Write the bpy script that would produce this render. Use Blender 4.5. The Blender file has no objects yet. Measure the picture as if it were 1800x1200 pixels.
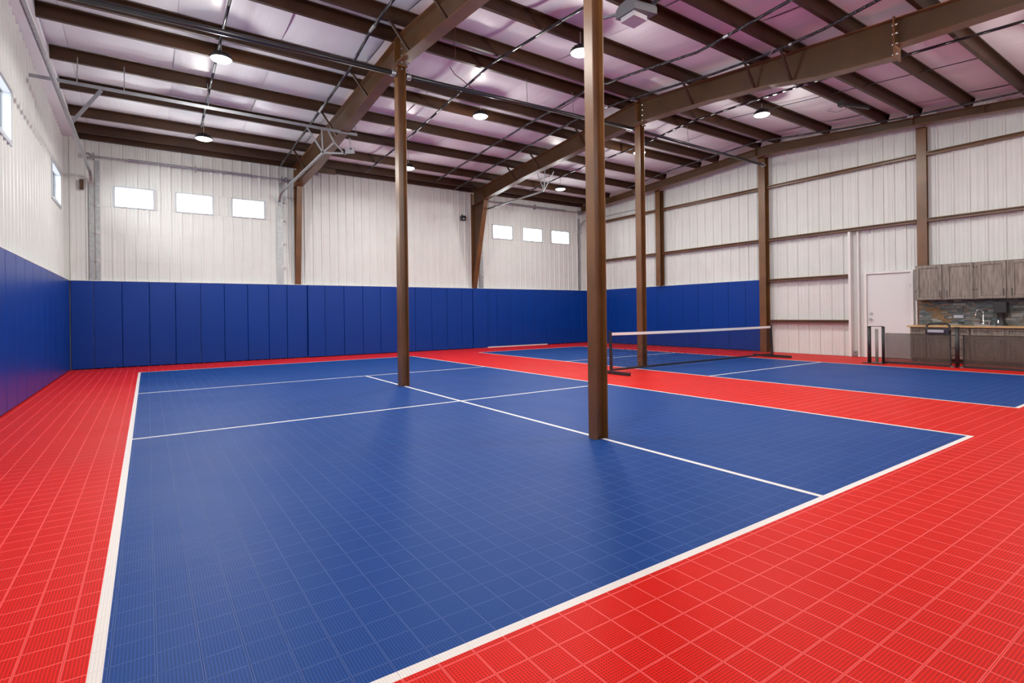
import bpy, bmesh, math, random
from mathutils import Matrix, Vector
random.seed(7)
S = bpy.context.scene
COL = S.collection
PI = math.pi
# ---------------------------------------------------------------- camera
cam_d = bpy.data.cameras.new('camera'); cam = bpy.data.objects.new('camera', cam_d); COL.objects.link(cam)
cam_d.sensor_width = 36; cam_d.lens = 18.664; cam_d.shift_y = -48.6/1800; cam_d.shift_x = 0.0003
cam_d.clip_start = 0.05; cam_d.clip_end = 200
cam.matrix_world = (Matrix.Translation((0, 0, 1.2)) @ Matrix.Rotation(-0.601221, 4, 'Z') @ Matrix.Rotation(PI/2, 4, 'X') @ Matrix.Rotation(-0.012367, 4, 'Z'))
S.camera = cam
# ---------------------------------------------------------------- world: bright overcast
W = bpy.data.worlds.new('world'); S.world = W; W.use_nodes = True
wn = W.node_tree.nodes; wl = W.node_tree.links
bg = wn['Background']; bg.inputs['Color'].default_value = (0.93, 0.97, 1.0, 1); bg.inputs['Strength'].default_value = 26.0
# ---------------------------------------------------------------- lamps of the hall (positions of the hanging high bays, seen and added)
LAMP_W = 92.0; CEIL_FILL = .85
LAMP_COL = (1.0, 0.965, 0.90)
LAMPS = [(1.05, 9.95), (6.06, 9.95), (11.12, 9.95), (1.05, 13.3), (5.82, 13.3), (11.10, 13.3),
         (1.05, 6.4), (5.80, 6.4), (11.12, 6.45), (1.05, 2.6), (5.9, 2.6), (11.1, 1.67)]  # lamps out of view here are assumed, added to light the hall
# ---------------------------------------------------------------- view
S.view_settings.view_transform = 'Standard'; S.view_settings.look = 'None'
S.view_settings.gamma = 1.0; S.view_settings.use_curve_mapping = False
S.view_settings.exposure = -0.42
S.cycles.use_denoising = True
S.cycles.max_bounces = 8; S.cycles.diffuse_bounces = 5; S.cycles.glossy_bounces = 3; S.cycles.transparent_max_bounces = 12
S.cycles.sample_clamp_indirect = 6.0

# ================================================================ helpers
def zr(a):                       # underside of the purlins
    return 5.87 - .05*(a-8.2) if a > 8.2 else 5.87 - .09*(8.2-a)

class MB:
    def __init__(s): s.v = []; s.f = []
    def quad_box(s, p):          # 8 points: bottom 4 ccw, top 4 ccw
        n = len(s.v); s.v += [tuple(q) for q in p]
        s.f += [(n+3, n+2, n+1, n), (n+4, n+5, n+6, n+7), (n, n+1, n+5, n+4), (n+1, n+2, n+6, n+5), (n+2, n+3, n+7, n+6), (n+3, n, n+4, n+7)]
        return s
    def box(s, x0, x1, y0, y1, z0, z1):
        if x0 > x1: x0, x1 = x1, x0
        if y0 > y1: y0, y1 = y1, y0
        if z0 > z1: z0, z1 = z1, z0
        return s.quad_box([(x0, y0, z0), (x1, y0, z0), (x1, y1, z0), (x0, y1, z0), (x0, y0, z1), (x1, y0, z1), (x1, y1, z1), (x0, y1, z1)])
    def cyl(s, a, b, r, n=10, r2=None, caps=True):
        a = Vector(a); b = Vector(b); d = (b-a)
        if d.length < 1e-6: return s
        d.normalize(); u = d.orthogonal().normalized(); w = d.cross(u); r2 = r if r2 is None else r2
        k = len(s.v)
        for c, rr in ((a, r), (b, r2)):
            for i in range(n):
                t = 2*PI*i/n; s.v.append(tuple(c + u*math.cos(t)*rr + w*math.sin(t)*rr))
        for i in range(n):
            j = (i+1) % n; s.f.append((k+i, k+j, k+n+j, k+n+i))
        if caps:
            s.f.append(tuple(k+n-1-i for i in range(n))); s.f.append(tuple(k+n+i for i in range(n)))
        return s
    def tube(s, pts, r, n=8):
        for p, q in zip(pts[:-1], pts[1:]): s.cyl(p, q, r, n)
        return s
    def bar(s, a, b, w, t, up=(0, 0, 1)):   # flat or square bar from a to b
        a = Vector(a); b = Vector(b); d = (b-a).normalized(); up = Vector(up)
        x = d.cross(up)
        if x.length < 1e-4: x = d.cross(Vector((1, 0, 0)))
        x.normalize(); y = x.cross(d).normalized()
        P = []
        for c in (a, b):
            P += [c - x*w/2 - y*t/2, c + x*w/2 - y*t/2, c + x*w/2 + y*t/2, c - x*w/2 + y*t/2]
        return s.quad_box(P)
    def lathe(s, c, prof, n=20):
        k = len(s.v); m = len(prof)
        for (r, z) in prof:
            for i in range(n):
                t = 2*PI*i/n; s.v.append((c[0]+r*math.cos(t), c[1]+r*math.sin(t), c[2]+z))
        for j in range(m-1):
            for i in range(n):
                i2 = (i+1) % n; s.f.append((k+j*n+i, k+j*n+i2, k+(j+1)*n+i2, k+(j+1)*n+i))
        return s
    def extrude(s, prof, p0, p1, ax, ay):   # closed profile (2d) swept from p0 to p1
        k = len(s.v); n = len(prof); ax = Vector(ax); ay = Vector(ay)
        for c in (Vector(p0), Vector(p1)):
            for (u, v) in prof: s.v.append(tuple(c + ax*u + ay*v))
        for i in range(n):
            j = (i+1) % n; s.f.append((k+i, k+j, k+n+j, k+n+i))
        s.f.append(tuple(k+n-1-i for i in range(n))); s.f.append(tuple(k+n+i for i in range(n)))
        return s
    def mesh(s, name, m):
        me = bpy.data.meshes.new(name); me.from_pydata(s.v, [], s.f)
        bm = bmesh.new(); bm.from_mesh(me); bmesh.ops.recalc_face_normals(bm, faces=bm.faces); bm.to_mesh(me); bm.free()
        if m: me.materials.append(m)
        return me
    def build(s, name, m, parent=None, smooth=False, bevel=0):
        me = s.mesh(name, m)
        if smooth:
            for p in me.polygons: p.use_smooth = len(p.vertices) == 4
        o = bpy.data.objects.new(name, me); COL.objects.link(o)
        if parent: o.parent = parent; o.matrix_parent_inverse = parent.matrix_world.inverted() if parent.type != 'EMPTY' else Matrix.Translation(-parent.location)
        if bevel:
            b = o.modifiers.new('bevel', 'BEVEL'); b.width = bevel; b.segments = 2; b.limit_method = 'ANGLE'
        return o

def tag(o, label=None, cat=None, group=None, kind=None):
    if label: o['label'] = label
    if cat: o['category'] = cat
    if group: o['group'] = group
    if kind: o['kind'] = kind
    return o
def thing(name, loc, label, cat, group=None, kind=None):
    o = bpy.data.objects.new(name, None); COL.objects.link(o); o.location = loc; o.empty_display_size = .1
    return tag(o, label, cat, group, kind)
ORD = ['first', 'second', 'third', 'fourth', 'fifth', 'sixth', 'seventh', 'eighth', 'ninth', 'tenth', 'eleventh', 'twelfth', 'thirteenth', 'fourteenth', 'fifteenth',
       'sixteenth', 'seventeenth', 'eighteenth', 'nineteenth', 'twentieth', 'twenty-first', 'twenty-second', 'twenty-third', 'twenty-fourth', 'twenty-fifth',
       'twenty-sixth', 'twenty-seventh', 'twenty-eighth', 'twenty-ninth', 'thirtieth', 'thirty-first', 'thirty-second']

# ================================================================ materials
def mat(name, col, rough=.5, metal=0, spec=.5, noise=0, nscale=8, bump=0, bscale=60, stretch=(1, 1, 1), coat=0, col2=None, detail=4):
    m = bpy.data.materials.new(name); m.use_nodes = True; N = m.node_tree.nodes; L = m.node_tree.links
    p = N['Principled BSDF']; p.inputs['Base Color'].default_value = (*col, 1); p.inputs['Roughness'].default_value = rough
    p.inputs['Metallic'].default_value = metal; p.inputs['Specular IOR Level'].default_value = spec; p.inputs['Coat Weight'].default_value = coat
    if noise or bump:
        tc = N.new('ShaderNodeTexCoord'); mp = N.new('ShaderNodeMapping'); mp.inputs['Scale'].default_value = stretch
        L.new(tc.outputs['Object'], mp.inputs['Vector'])
    if noise:
        t = N.new('ShaderNodeTexNoise'); t.inputs['Scale'].default_value = nscale; t.inputs['Detail'].default_value = detail
        L.new(mp.outputs['Vector'], t.inputs['Vector'])
        r = N.new('ShaderNodeValToRGB'); r.color_ramp.elements[0].position = .3; r.color_ramp.elements[1].position = .7
        c2 = col2 if col2 else tuple(min(1, c*(1+noise)) for c in col); c1 = col if col2 else tuple(c*(1-noise) for c in col)
        r.color_ramp.elements[0].color = (*c1, 1); r.color_ramp.elements[1].color = (*c2, 1)
        L.new(t.outputs['Fac'], r.inputs['Fac']); L.new(r.outputs['Color'], p.inputs['Base Color'])
    if bump:
        t2 = N.new('ShaderNodeTexNoise'); t2.inputs['Scale'].default_value = bscale; t2.inputs['Detail'].default_value = 3
        L.new(mp.outputs['Vector'], t2.inputs['Vector'])
        b = N.new('ShaderNodeBump'); b.inputs['Strength'].default_value = bump; b.inputs['Distance'].default_value = .01
        L.new(t2.outputs['Fac'], b.inputs['Height']); L.new(b.outputs['Normal'], p.inputs['Normal'])
    return m
M = {}
M['white_metal'] = mat('white_painted_metal', (.70, .722, .69), .46, noise=.03, nscale=2)
M['white_trim'] = mat('white_trim_paint', (.78, .77, .75), .45)
M['win_frame'] = mat('pale_blue_window_frame', (.50, .55, .60), .4)
M['door_white'] = mat('door_white_paint', (.72, .735, .73), .5)
M['insul'] = mat('white_vinyl_insulation', (.83, .86, .87), .42, noise=.04, nscale=1.2, bump=1.0, bscale=5.5, stretch=(1, .16, 1))
M['brown'] = mat('brown_primer_steel', (.145, .060, .017), .34, spec=.6, noise=.22, nscale=2.5)
M['brown_dark'] = mat('dark_brown_primer_steel', (.070, .031, .010), .42, noise=.2, nscale=3)
M['brown_purlin'] = mat('dark_brown_purlin_steel', (.045, .0185, .0075), .45, spec=.35, noise=.2, nscale=3)
M['galv'] = mat('galvanised_steel', (.42, .44, .45), .38, metal=.75, noise=.15, nscale=14)
M['galv_grey'] = mat('grey_galvanised_angle', (.30, .31, .34), .45, metal=.5, noise=.1, nscale=10)
M['black_pipe'] = mat('black_pipe', (.02, .02, .023), .32, spec=.6)
M['black'] = mat('black_plastic', (.018, .018, .02), .42)
M['black_metal'] = mat('black_powder_coat', (.022, .022, .024), .4)
M['pad'] = mat('blue_vinyl_pad', (.002, .040, .27), .33, spec=.28, bump=.12, bscale=5)
M['pad_crest'] = mat('white_wall_strip', (.8, .8, .8), .5)
M['bolt'] = mat('zinc_bolt', (.6, .6, .62), .3, metal=.8)
M['counter'] = mat('light_wood_counter', (.55, .36, .17), .45, noise=.2, nscale=10, stretch=(6, 1, 6))
M['cab'] = mat('grey_brown_wood', (.15, .125, .10), .5, nscale=5, noise=.3, col2=(.34, .295, .25), stretch=(7, 7, .7), detail=6)
M['cab_dark'] = mat('cabinet_toe_kick_and_shadow', (.05, .042, .036), .6)
M['chrome'] = mat('chrome', (.8, .8, .82), .12, metal=1)
M['silver'] = mat('silver_plate', (.5, .5, .52), .35, metal=.7)
M['tape'] = mat('white_net_tape', (.86, .88, .87), .7, bump=.3, bscale=80)
M['grey_plastic'] = mat('grey_plastic', (.16, .16, .17), .5)
M['red_wire'] = mat('brown_cable', (.12, .03, .02), .5)
M['grey_light'] = mat('pale_grey_plastic', (.55, .53, .56), .5)
M['concrete'] = mat('concrete', (.35, .34, .33), .8, noise=.1)
STONE = [mat('stone_%s' % n, c, .6, noise=.25, nscale=9, bump=.6, bscale=30, stretch=(1, 1, 3)) for n, c in
         (('slate', (.085, .10, .105)), ('grey', (.17, .175, .17)), ('brown', (.16, .125, .10)), ('rust', (.20, .125, .06)), ('pale', (.30, .30, .28)), ('blue', (.11, .145, .16)))]
# lit lens
m = bpy.data.materials.new('lamp_lens'); m.use_nodes = True
p = m.node_tree.nodes['Principled BSDF']; p.inputs['Base Color'].default_value = (1, 1, 1, 1)
p.inputs['Emission Color'].default_value = (1, .98, .92, 1); p.inputs['Emission Strength'].default_value = 14; M['lens'] = m
# glass
m = bpy.data.materials.new('window_glass'); m.use_nodes = True; N = m.node_tree.nodes; L = m.node_tree.links
N.remove(N['Principled BSDF']); tr = N.new('ShaderNodeBsdfTransparent'); gl = N.new('ShaderNodeBsdfGlossy'); gl.inputs['Roughness'].default_value = .05
mx = N.new('ShaderNodeMixShader'); fr = N.new('ShaderNodeFresnel'); fr.inputs['IOR'].default_value = 1.45
L.new(fr.outputs[0], mx.inputs[0]); L.new(tr.outputs[0], mx.inputs[1]); L.new(gl.outputs[0], mx.inputs[2]); L.new(mx.outputs[0], N['Material Output'].inputs[0]); M['glass'] = m
# gate fabric (see-through)
m = bpy.data.materials.new('dark_see_through_mesh'); m.use_nodes = True; N = m.node_tree.nodes; L = m.node_tree.links
p = N['Principled BSDF']; p.inputs['Base Color'].default_value = (.09, .075, .062, 1); p.inputs['Roughness'].default_value = .7
tr = N.new('ShaderNodeBsdfTransparent'); mx = N.new('ShaderNodeMixShader'); mx.inputs[0].default_value = .50
L.new(tr.outputs[0], mx.inputs[1]); L.new(p.outputs[0], mx.inputs[2]); L.new(mx.outputs[0], N['Material Output'].inputs[0]); M['mesh'] = m

# ---- sport floor: painted tiles, open-grid relief
TP = .1335; TX0 = .012; TY0 = 1.098
RED = (.77, .011, .005); BLUE = (.010, .068, .30); WHITE = (.86, .85, .82)
BLUE_RECTS = [(-.159, 6.359, 1.681, 14.43), (8.577, 12.80, 1.83, 14.35)]
LW = .022
LINES = [(-.159, None, 1.681, 14.43), (3.573, None, 1.681, 10.372), (6.359, None, 1.681, 14.43), (8.577, None, 1.83, 14.35), (12.80, None, 1.83, 14.35),
         (None, 1.681, -.159, 6.359), (None, 6.493, -.159, 6.359), (None, 10.372, -.159, 6.359), (None, 14.43, -.159, 6.359),
         (None, 1.83, 8.577, 12.80), (None, 6.063, 8.577, 12.80), (None, 10.163, 8.577, 12.80), (None, 14.35, 8.577, 12.80)]
def floor_mat():
    m = bpy.data.materials.new('sport_tile'); m.use_nodes = True; N = m.node_tree.nodes; L = m.node_tree.links
    p = N['Principled BSDF']
    geo = N.new('ShaderNodeNewGeometry'); sp = N.new('ShaderNodeSeparateXYZ'); L.new(geo.outputs['Position'], sp.inputs[0])
    X, Y = sp.outputs[0], sp.outputs[1]
    def mth(op, a, b=None, c=None, clamp=False):
        n = N.new('ShaderNodeMath'); n.operation = op; n.use_clamp = clamp
        for i, v in enumerate((a, b, c)):
            if v is None: continue
            if isinstance(v, (int, float)): n.inputs[i].default_value = v
            else: L.new(v, n.inputs[i])
        return n.outputs[0]
    def rect(x0, x1, y0, y1):
        return mth('MULTIPLY', mth('COMPARE', X, (x0+x1)/2, (x1-x0)/2), mth('COMPARE', Y, (y0+y1)/2, (y1-y0)/2))
    blue = None
    for r in BLUE_RECTS:
        q = rect(*r); blue = q if blue is None else mth('MAXIMUM', blue, q)
    white = None
    for a, b, c, d in LINES:
        q = rect(a-LW, a+LW, c-LW, d+LW) if a is not None else rect(c-LW, d+LW, b-LW, b+LW)
        white = q if white is None else mth('MAXIMUM', white, q)
    def mix(f, a, b):
        n = N.new('ShaderNodeMix'); n.data_type = 'RGBA'
        if isinstance(f, float): n.inputs[0].default_value = f
        else: L.new(f, n.inputs[0])
        for i, v in ((6, a), (7, b)):
            if isinstance(v, tuple): n.inputs[i].default_value = (*v, 1)
            else: L.new(v, n.inputs[i])
        return n.outputs[2]
    c = mix(blue, RED, BLUE)
    c = mix(white, c, WHITE)
    # open grid of the tile: 11 x 11 small openings inside a solid rim
    def ax(P, o):
        u = mth('FRACT', mth('DIVIDE', mth('SUBTRACT', P, o), TP))
        rim = mth('COMPARE', u, .5, .472)
        g = mth('FRACT', mth('MULTIPLY', mth('SUBTRACT', u, .028), 11/.944))
        return rim, mth('COMPARE', g, .5, .30)
    rx, hx = ax(X, TX0); ry, hy = ax(Y, TY0)
    inside = mth('MULTIPLY', rx, ry)
    hole = mth('MULTIPLY', mth('MULTIPLY', hx, hy), inside)
    dark = mix(.55, c, (.0, .0, .0))  # openings darkened in colour, for the substrate below and the shade inside
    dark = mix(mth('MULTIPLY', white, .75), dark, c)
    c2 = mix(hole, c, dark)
    rimf = mth('SUBTRACT', 1.0, inside)
    hsv = N.new('ShaderNodeHueSaturation'); hsv.inputs['Saturation'].default_value = .88; hsv.inputs['Value'].default_value = 1.12
    L.new(c2, hsv.inputs['Color'])
    c3 = mix(mth('MULTIPLY', rimf, mth('SUBTRACT', 1.0, white)), c2, hsv.outputs[0])
    L.new(c3, p.inputs['Base Color'])
    nz = N.new('ShaderNodeTexNoise'); nz.inputs['Scale'].default_value = 1.3; L.new(geo.outputs['Position'], nz.inputs['Vector'])
    mr = N.new('ShaderNodeMapRange'); mr.inputs[3].default_value = .40; mr.inputs[4].default_value = .52; L.new(nz.outputs['Fac'], mr.inputs[0]); L.new(mr.outputs[0], p.inputs['Roughness'])
    b = N.new('ShaderNodeBump'); b.inputs['Strength'].default_value = .25; b.inputs['Distance'].default_value = .003; b.invert = True
    L.new(hole, b.inputs['Height']); L.new(b.outputs['Normal'], p.inputs['Normal'])
    p.inputs['Specular IOR Level'].default_value = .10
    return m
M['tile'] = floor_mat()

# ================================================================ room
X0, X1, Y0, Y1 = -1.62, 15.02, -1.2, 16.22
# ---- floor
fl = MB().box(X0-.2, X1+.2, Y0-.2, Y1+.2, -.15, -.012).build('floor', M['concrete']); tag(fl, kind='structure')
def tile_geo(mb, x, y, s=TP):
    g = .0002; c = .0007; h = .006
    n = len(mb.v); a0, a1, b0, b1 = x+g, x+s-g, y+g, y+s-g
    mb.v += [(a0, b0, -h), (a1, b0, -h), (a1, b1, -h), (a0, b1, -h), (a0+c, b0+c, 0), (a1-c, b0+c, 0), (a1-c, b1-c, 0), (a0+c, b1-c, 0)]
    mb.f += [(n+4, n+5, n+6, n+7), (n, n+1, n+5, n+4), (n+1, n+2, n+6, n+5), (n+2, n+3, n+7, n+6), (n+3, n, n+4, n+7)]
cyaw, syaw = math.cos(.601221), math.sin(.601221)
near = []; rest = MB()
i0 = math.ceil((X0+.02-TX0)/TP); i1 = math.floor((X1-TX0)/TP); j0 = math.ceil((Y0-TY0)/TP); j1 = math.floor((Y1-TY0)/TP)
cells = []
for i in range(i0, i1):
    for j in range(j0, j1):
        x = TX0+i*TP; y = TY0+j*TP; cx, cy = x+TP/2, y+TP/2
        Z = cx*syaw+cy*cyaw; Xc = cx*cyaw-cy*syaw
        vis = Z > .5 and abs(Xc/Z*933) < 880 and 933*1.2/Z - 48.6 < 590
        cells.append((Z if vis else 99, x, y))
cells.sort()
tmb = MB(); tile_geo(tmb, 0, 0); tme = tmb.mesh('tile', M['tile'])
for k, (Z, x, y) in enumerate(cells):
    if k < 300:
        o = bpy.data.objects.new('tile', tme); COL.objects.link(o); o.parent = fl; o.location = (x, y, 0)
    else: tile_geo(rest, x, y)
me = bpy.data.meshes.new('tile_field'); me.from_pydata(rest.v, [], rest.f); me.materials.append(M['tile'])
tf = bpy.data.objects.new('tile_field', me); COL.objects.link(tf); tf.parent = fl; tf['kind'] = 'stuff'

# ---- ribbed liner panels
def rib_profile(w, n):
    """points (u, d) across a panel of width w with n major ribs"""
    pitch = w/n; pts = [(0, 0)]
    for k in range(n):
        c = pitch*(k+.5)
        for u, d in ((-.034, 0), (-.017, .026), (.017, .026), (.034, 0)): pts.append((c+u, d))
        if k < n-1 or True:
            for m_ in (c+pitch*.36, c+pitch*.64):
                if m_ < w-.02:
                    pts += [(m_-.014, 0), (m_-.008, .005), (m_+.008, .005), (m_+.014, 0)]
    pts.append((w, 0))
    return pts
def panel(parent, org, udir, ndir, w, z0, ztop, n, gap=.004, name='liner_panel', material=None):
    """sheet panel; org (x,y) left end, udir along wall, ndir into the room; ztop(u) height function or number"""
    mb = MB(); th = .004
    pts = rib_profile(w-gap, n)
    zt = ztop if callable(ztop) else (lambda u: ztop)
    zb = z0 if callable(z0) else (lambda u: z0)
    k = len(pts)
    for u, d in pts:
        for dd in (0, -th):
            x = org[0]+udir[0]*(u+gap/2)+ndir[0]*(d+dd); y = org[1]+udir[1]*(u+gap/2)+ndir[1]*(d+dd)
            mb.v.append((x, y, zb(u))); mb.v.append((x, y, zt(u)))
    for i in range(k-1):
        a = 4*i; b = 4*(i+1)
        mb.f += [(a, b, b+1, a+1), (a+3, b+3, b+2, a+2), (a+1, b+1, b+3, a+3), (a+2, b+2, b, a)]
    mb.f += [(0, 1, 3, 2), (4*k-4, 4*k-2, 4*k-1, 4*k-3)]
    return mb.build(name, material or M['white_metal'], parent)

CE = .22    # insulation height above the purlin underside
# back wall (far wall, y = Y1)
D1 = (-1.02, 3.22); D2 = (9.80, 14.50); DT = 5.02
def windows_of(d): return [(-.65, .17), (.63, 1.48), (1.92, 2.75)] if d == 1 else [(10.31, 11.19), (11.65, 12.58), (13.02, 13.95)]
wb = MB()
for a, b in ((X0-.2, D1[0]), (D1[1], D2[0]), (D2[1], X1+.2)): wb.box(a, b, Y1+.01, Y1+.2, -.1, 6.0)
for a, b in (D1, D2): wb.box(a, b, Y1+.01, Y1+.2, DT, 6.0)
wall_back = wb.build('wall_back', M['white_metal']); tag(wall_back, kind='structure')
def back_panels(a, b, z0=0, z1=None):
    n = max(1, round((b-a)/.735)); w = (b-a)/n
    for i in range(n):
        panel(wall_back, (a+i*w, Y1), (1, 0), (0, -1), w, z0, (z1 if z1 else zr(16.2)+CE), max(1, round(w/.245)))
back_panels(X0, D1[0]); back_panels(D1[1], D2[0]); back_panels(D2[1], X1)
back_panels(D1[0], D1[1], DT, None); back_panels(D2[0], D2[1], DT, None)
# left wall (x = X0)
LWIN = [(-.55, .75), (1.60, 2.90), (3.75, 5.05), (6.30, 7.60), (9.02, 10.38), (14.34, 15.70)]; LZ = (3.72, 4.50)  # all before the last pair are unseen, added to brighten the hall
wb = MB(); ys = [Y0-.2] + [v for w_ in LWIN for v in w_] + [Y1+.2]
for i in range(0, len(ys), 2): wb.box(X0-.2, X0-.01, ys[i], ys[i+1], -.1, 6.2)
for a, b in LWIN: wb.box(X0-.2, X0-.01, a, b, -.1, LZ[0]); wb.box(X0-.2, X0-.01, a, b, LZ[1], 6.2)
wall_left = wb.build('wall_left', M['white_metal']); tag(wall_left, kind='structure')
ztl = lambda y: zr(y)+.03
for i in range(0, len(ys), 2):
    a, b = max(ys[i], Y0), min(ys[i+1], Y1); n = max(1, round((b-a)/.735)); w = (b-a)/n
    for k in range(n):
        s = a+k*w
        panel(wall_left, (X0, s), (0, 1), (1, 0), w, 0, (lambda u, s=s: ztl(s+u)), max(1, round(w/.25)))
for a, b in LWIN:
    w = (b-a)/2
    for k in range(2):
        s = a+k*w
        panel(wall_left, (X0, s), (0, 1), (1, 0), w, 0, LZ[0], 3)
        panel(wall_left, (X0, s), (0, 1), (1, 0), w, LZ[1], (lambda u, s=s: ztl(s+u)), 3)
# right (gable) wall
DG = (5.03, 5.97, 2.08)
wb = MB().box(X1+.01, X1+.2, Y0-.2, DG[0], -.1, 6.3).box(X1+.01, X1+.2, DG[1], Y1+.2, -.1, 6.3).box(X1+.01, X1+.2, DG[0], DG[1], DG[2], 6.3).box(X1+.09, X1+.2, DG[0], DG[1], -.1, DG[2])
wall_right = wb.build('wall_right', M['white_metal']); tag(wall_right, kind='structure')
ed = [Y0, .2, 1.1, 2.0, 2.9, 3.8, 4.66, 5.03, 5.5, 5.97, 6.40, 7.3, 8.45] + [8.45+i*.9 for i in range(1, 9)] + [Y1]
for a, b in zip(ed[:-1], ed[1:]):
    z0 = DG[2]+.06 if DG[0]-.01 <= a < DG[1]-.01 else 0
    panel(wall_right, (X1, a), (0, 1), (-1, 0), b-a, z0, (lambda u, a=a: zr(a+u)+CE), max(1, round((b-a)/.30)))
# near wall, behind the camera, with unseen windows added for more daylight
wb = MB().box(X0-.2, X1+.2, Y0-.2, Y0-.01, -.1, 3.7).box(X0-.2, X1+.2, Y0-.2, Y0-.01, 4.5, 6.0)
NW_ADDED = [(1.2, 2.5), (6.2, 7.5), (11.2, 12.5)]; xs = [X0-.2]+[v for w_ in NW_ADDED for v in w_]+[X1+.2]
for i in range(0, len(xs), 2): wb.box(xs[i], xs[i+1], Y0-.2, Y0-.01, 3.7, 4.5)
wall_near = wb.build('wall_near', M['white_metal']); tag(wall_near, kind='structure')

def window(n, parts, glass):
    """parts: list of boxes of the frame, glass: box"""
    w = MB()
    for b in parts: w.box(*b)
    o = w.build('window_%d' % n, M['win_frame']); tag(o, kind='structure')
    MB().box(*glass).build('glass_pane', M['glass'], o)
k = 1
for a, b in LWIN:
    f = .045; x0, x1 = X0-.10, X0+.035
    window(k, [(x0, x1, a-.02, a+f, LZ[0]-.02, LZ[1]+.02), (x0, x1, b-f, b+.02, LZ[0]-.02, LZ[1]+.02), (x0, x1, a+f, b-f, LZ[0]-.02, LZ[0]+f), (x0, x1, a+f, b-f, LZ[1]-f, LZ[1]+.02)],
           (X0-.06, X0-.05, a+f, b-f, LZ[0]+f, LZ[1]-f)); k += 1
for a, b in NW_ADDED:
    f = .05; y0, y1 = Y0-.10, Y0+.03
    window(k, [(a, a+f, y0, y1, 3.7, 4.5), (b-f, b, y0, y1, 3.7, 4.5), (a+f, b-f, y0, y1, 3.7, 3.7+f), (a+f, b-f, y0, y1, 4.5-f, 4.5)],
           (a+f, b-f, Y0-.06, Y0-.05, 3.7+f, 4.5-f)); k += 1

# ---- ceiling: metal deck + insulation blankets sagging between purlins
PUR = [-.55, .5, 1.65, 2.83, 3.77, 4.70, 5.35, 6.65, 7.96, 8.53, 9.90, 10.55, 11.93, 13.2, 14.6, 15.62, 16.10]
cb = MB()
for a, b in ((Y0-.2, 8.2), (8.2, Y1+.2)):
    za, zb_ = zr(a)+CE+.03, zr(b)+CE+.03
    cb.quad_box([(X0-.2, a, za), (X1+.2, a, za), (X1+.2, b, zb_), (X0-.2, b, zb_), (X0-.2, a, za+.1), (X1+.2, a, za+.1), (X1+.2, b, zb_+.1), (X0-.2, b, zb_+.1)])
ceil = cb.build('ceiling', M['white_metal']); tag(ceil, kind='structure')
seams = [X0] + [x for x in [-1.08+1.52*i for i in range(12)] if X0+.3 < x < X1-.2] + [X1]
anch = [Y0] + PUR[0:] + [Y1]
for si, (a, b) in enumerate(zip(seams[:-1], seams[1:])):
    mb = MB(); nx = 6; rows = []
    for q in range(len(anch)-1):
        y0_, y1_ = anch[q], anch[q+1]; L_ = y1_-y0_
        if L_ < .02: continue
        steps = max(3, int(L_/.13))
        ph = random.random()*6; am = random.uniform(.6, 1.2)
        for s in range(steps + (1 if q == len(anch)-2 else 0)):
            t = s/steps; rows.append((y0_+t*L_, t, L_, ph, am))
    for (y, t, L_, ph, am) in rows:
        for i in range(nx+1):
            u = i/nx; x = a + (b-a)*u
            bell = math.sin(PI*t)**.6 if t > 0 else 0
            sag = .045*min(L_, 1.3)*bell*am
            wr = .006*math.sin(x*7+ph+y*2)*bell
            edge = .018*bell*(1 if (i in (0, nx)) else 0)
            mb.v.append((x + (.002 if i == 0 else -.002 if i == nx else 0), y, zr(y)+CE+.005-sag+wr+edge))
    R_ = len(rows)
    for r in range(R_-1):
        for i in range(nx):
            n_ = r*(nx+1)+i; mb.f.append((n_, n_+nx+1, n_+nx+2, n_+1))
    me = bpy.data.meshes.new('insulation_blanket'); me.from_pydata(mb.v, [], mb.f); me.materials.append(M['insul'])
    for p_ in me.polygons: p_.use_smooth = True
    o = bpy.data.objects.new('insulation_blanket', me); COL.objects.link(o); o.parent = ceil
# white strip where the left wall meets the roof
mb = MB()
for a, b in ((Y0, 8.2), (8.2, Y1)):
    za, zb_ = zr(a)+.035, zr(b)+.035
    mb.quad_box([(X0, a, za), (X0+.27, a, za+.01), (X0+.27, b, zb_+.01), (X0, b, zb_), (X0, a, za+.12), (X0+.27, a, za+.12), (X0+.27, b, zb_+.12), (X0, b, zb_+.12)])
tag(mb.build('trim_1', M['insul']), kind='structure')
# white strips crowning the wall pads
mb = MB().box(X0, X0+.115, 5.5, Y1, 2.112, 2.124).box(X0, X1, Y1-.10, Y1, 2.112, 2.124).box(X1-.07, X1, 8.69, Y1, 2.112, 2.124)
tag(mb.build('trim_2', M['pad_crest']), kind='structure')
# white base strip seen under the pads in front of the far door
tag(MB().box(9.42, 12.7, Y1-.125, Y1-.02, 0.001, .035).build('baseboard_back', M['white_trim']), kind='structure')

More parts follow.
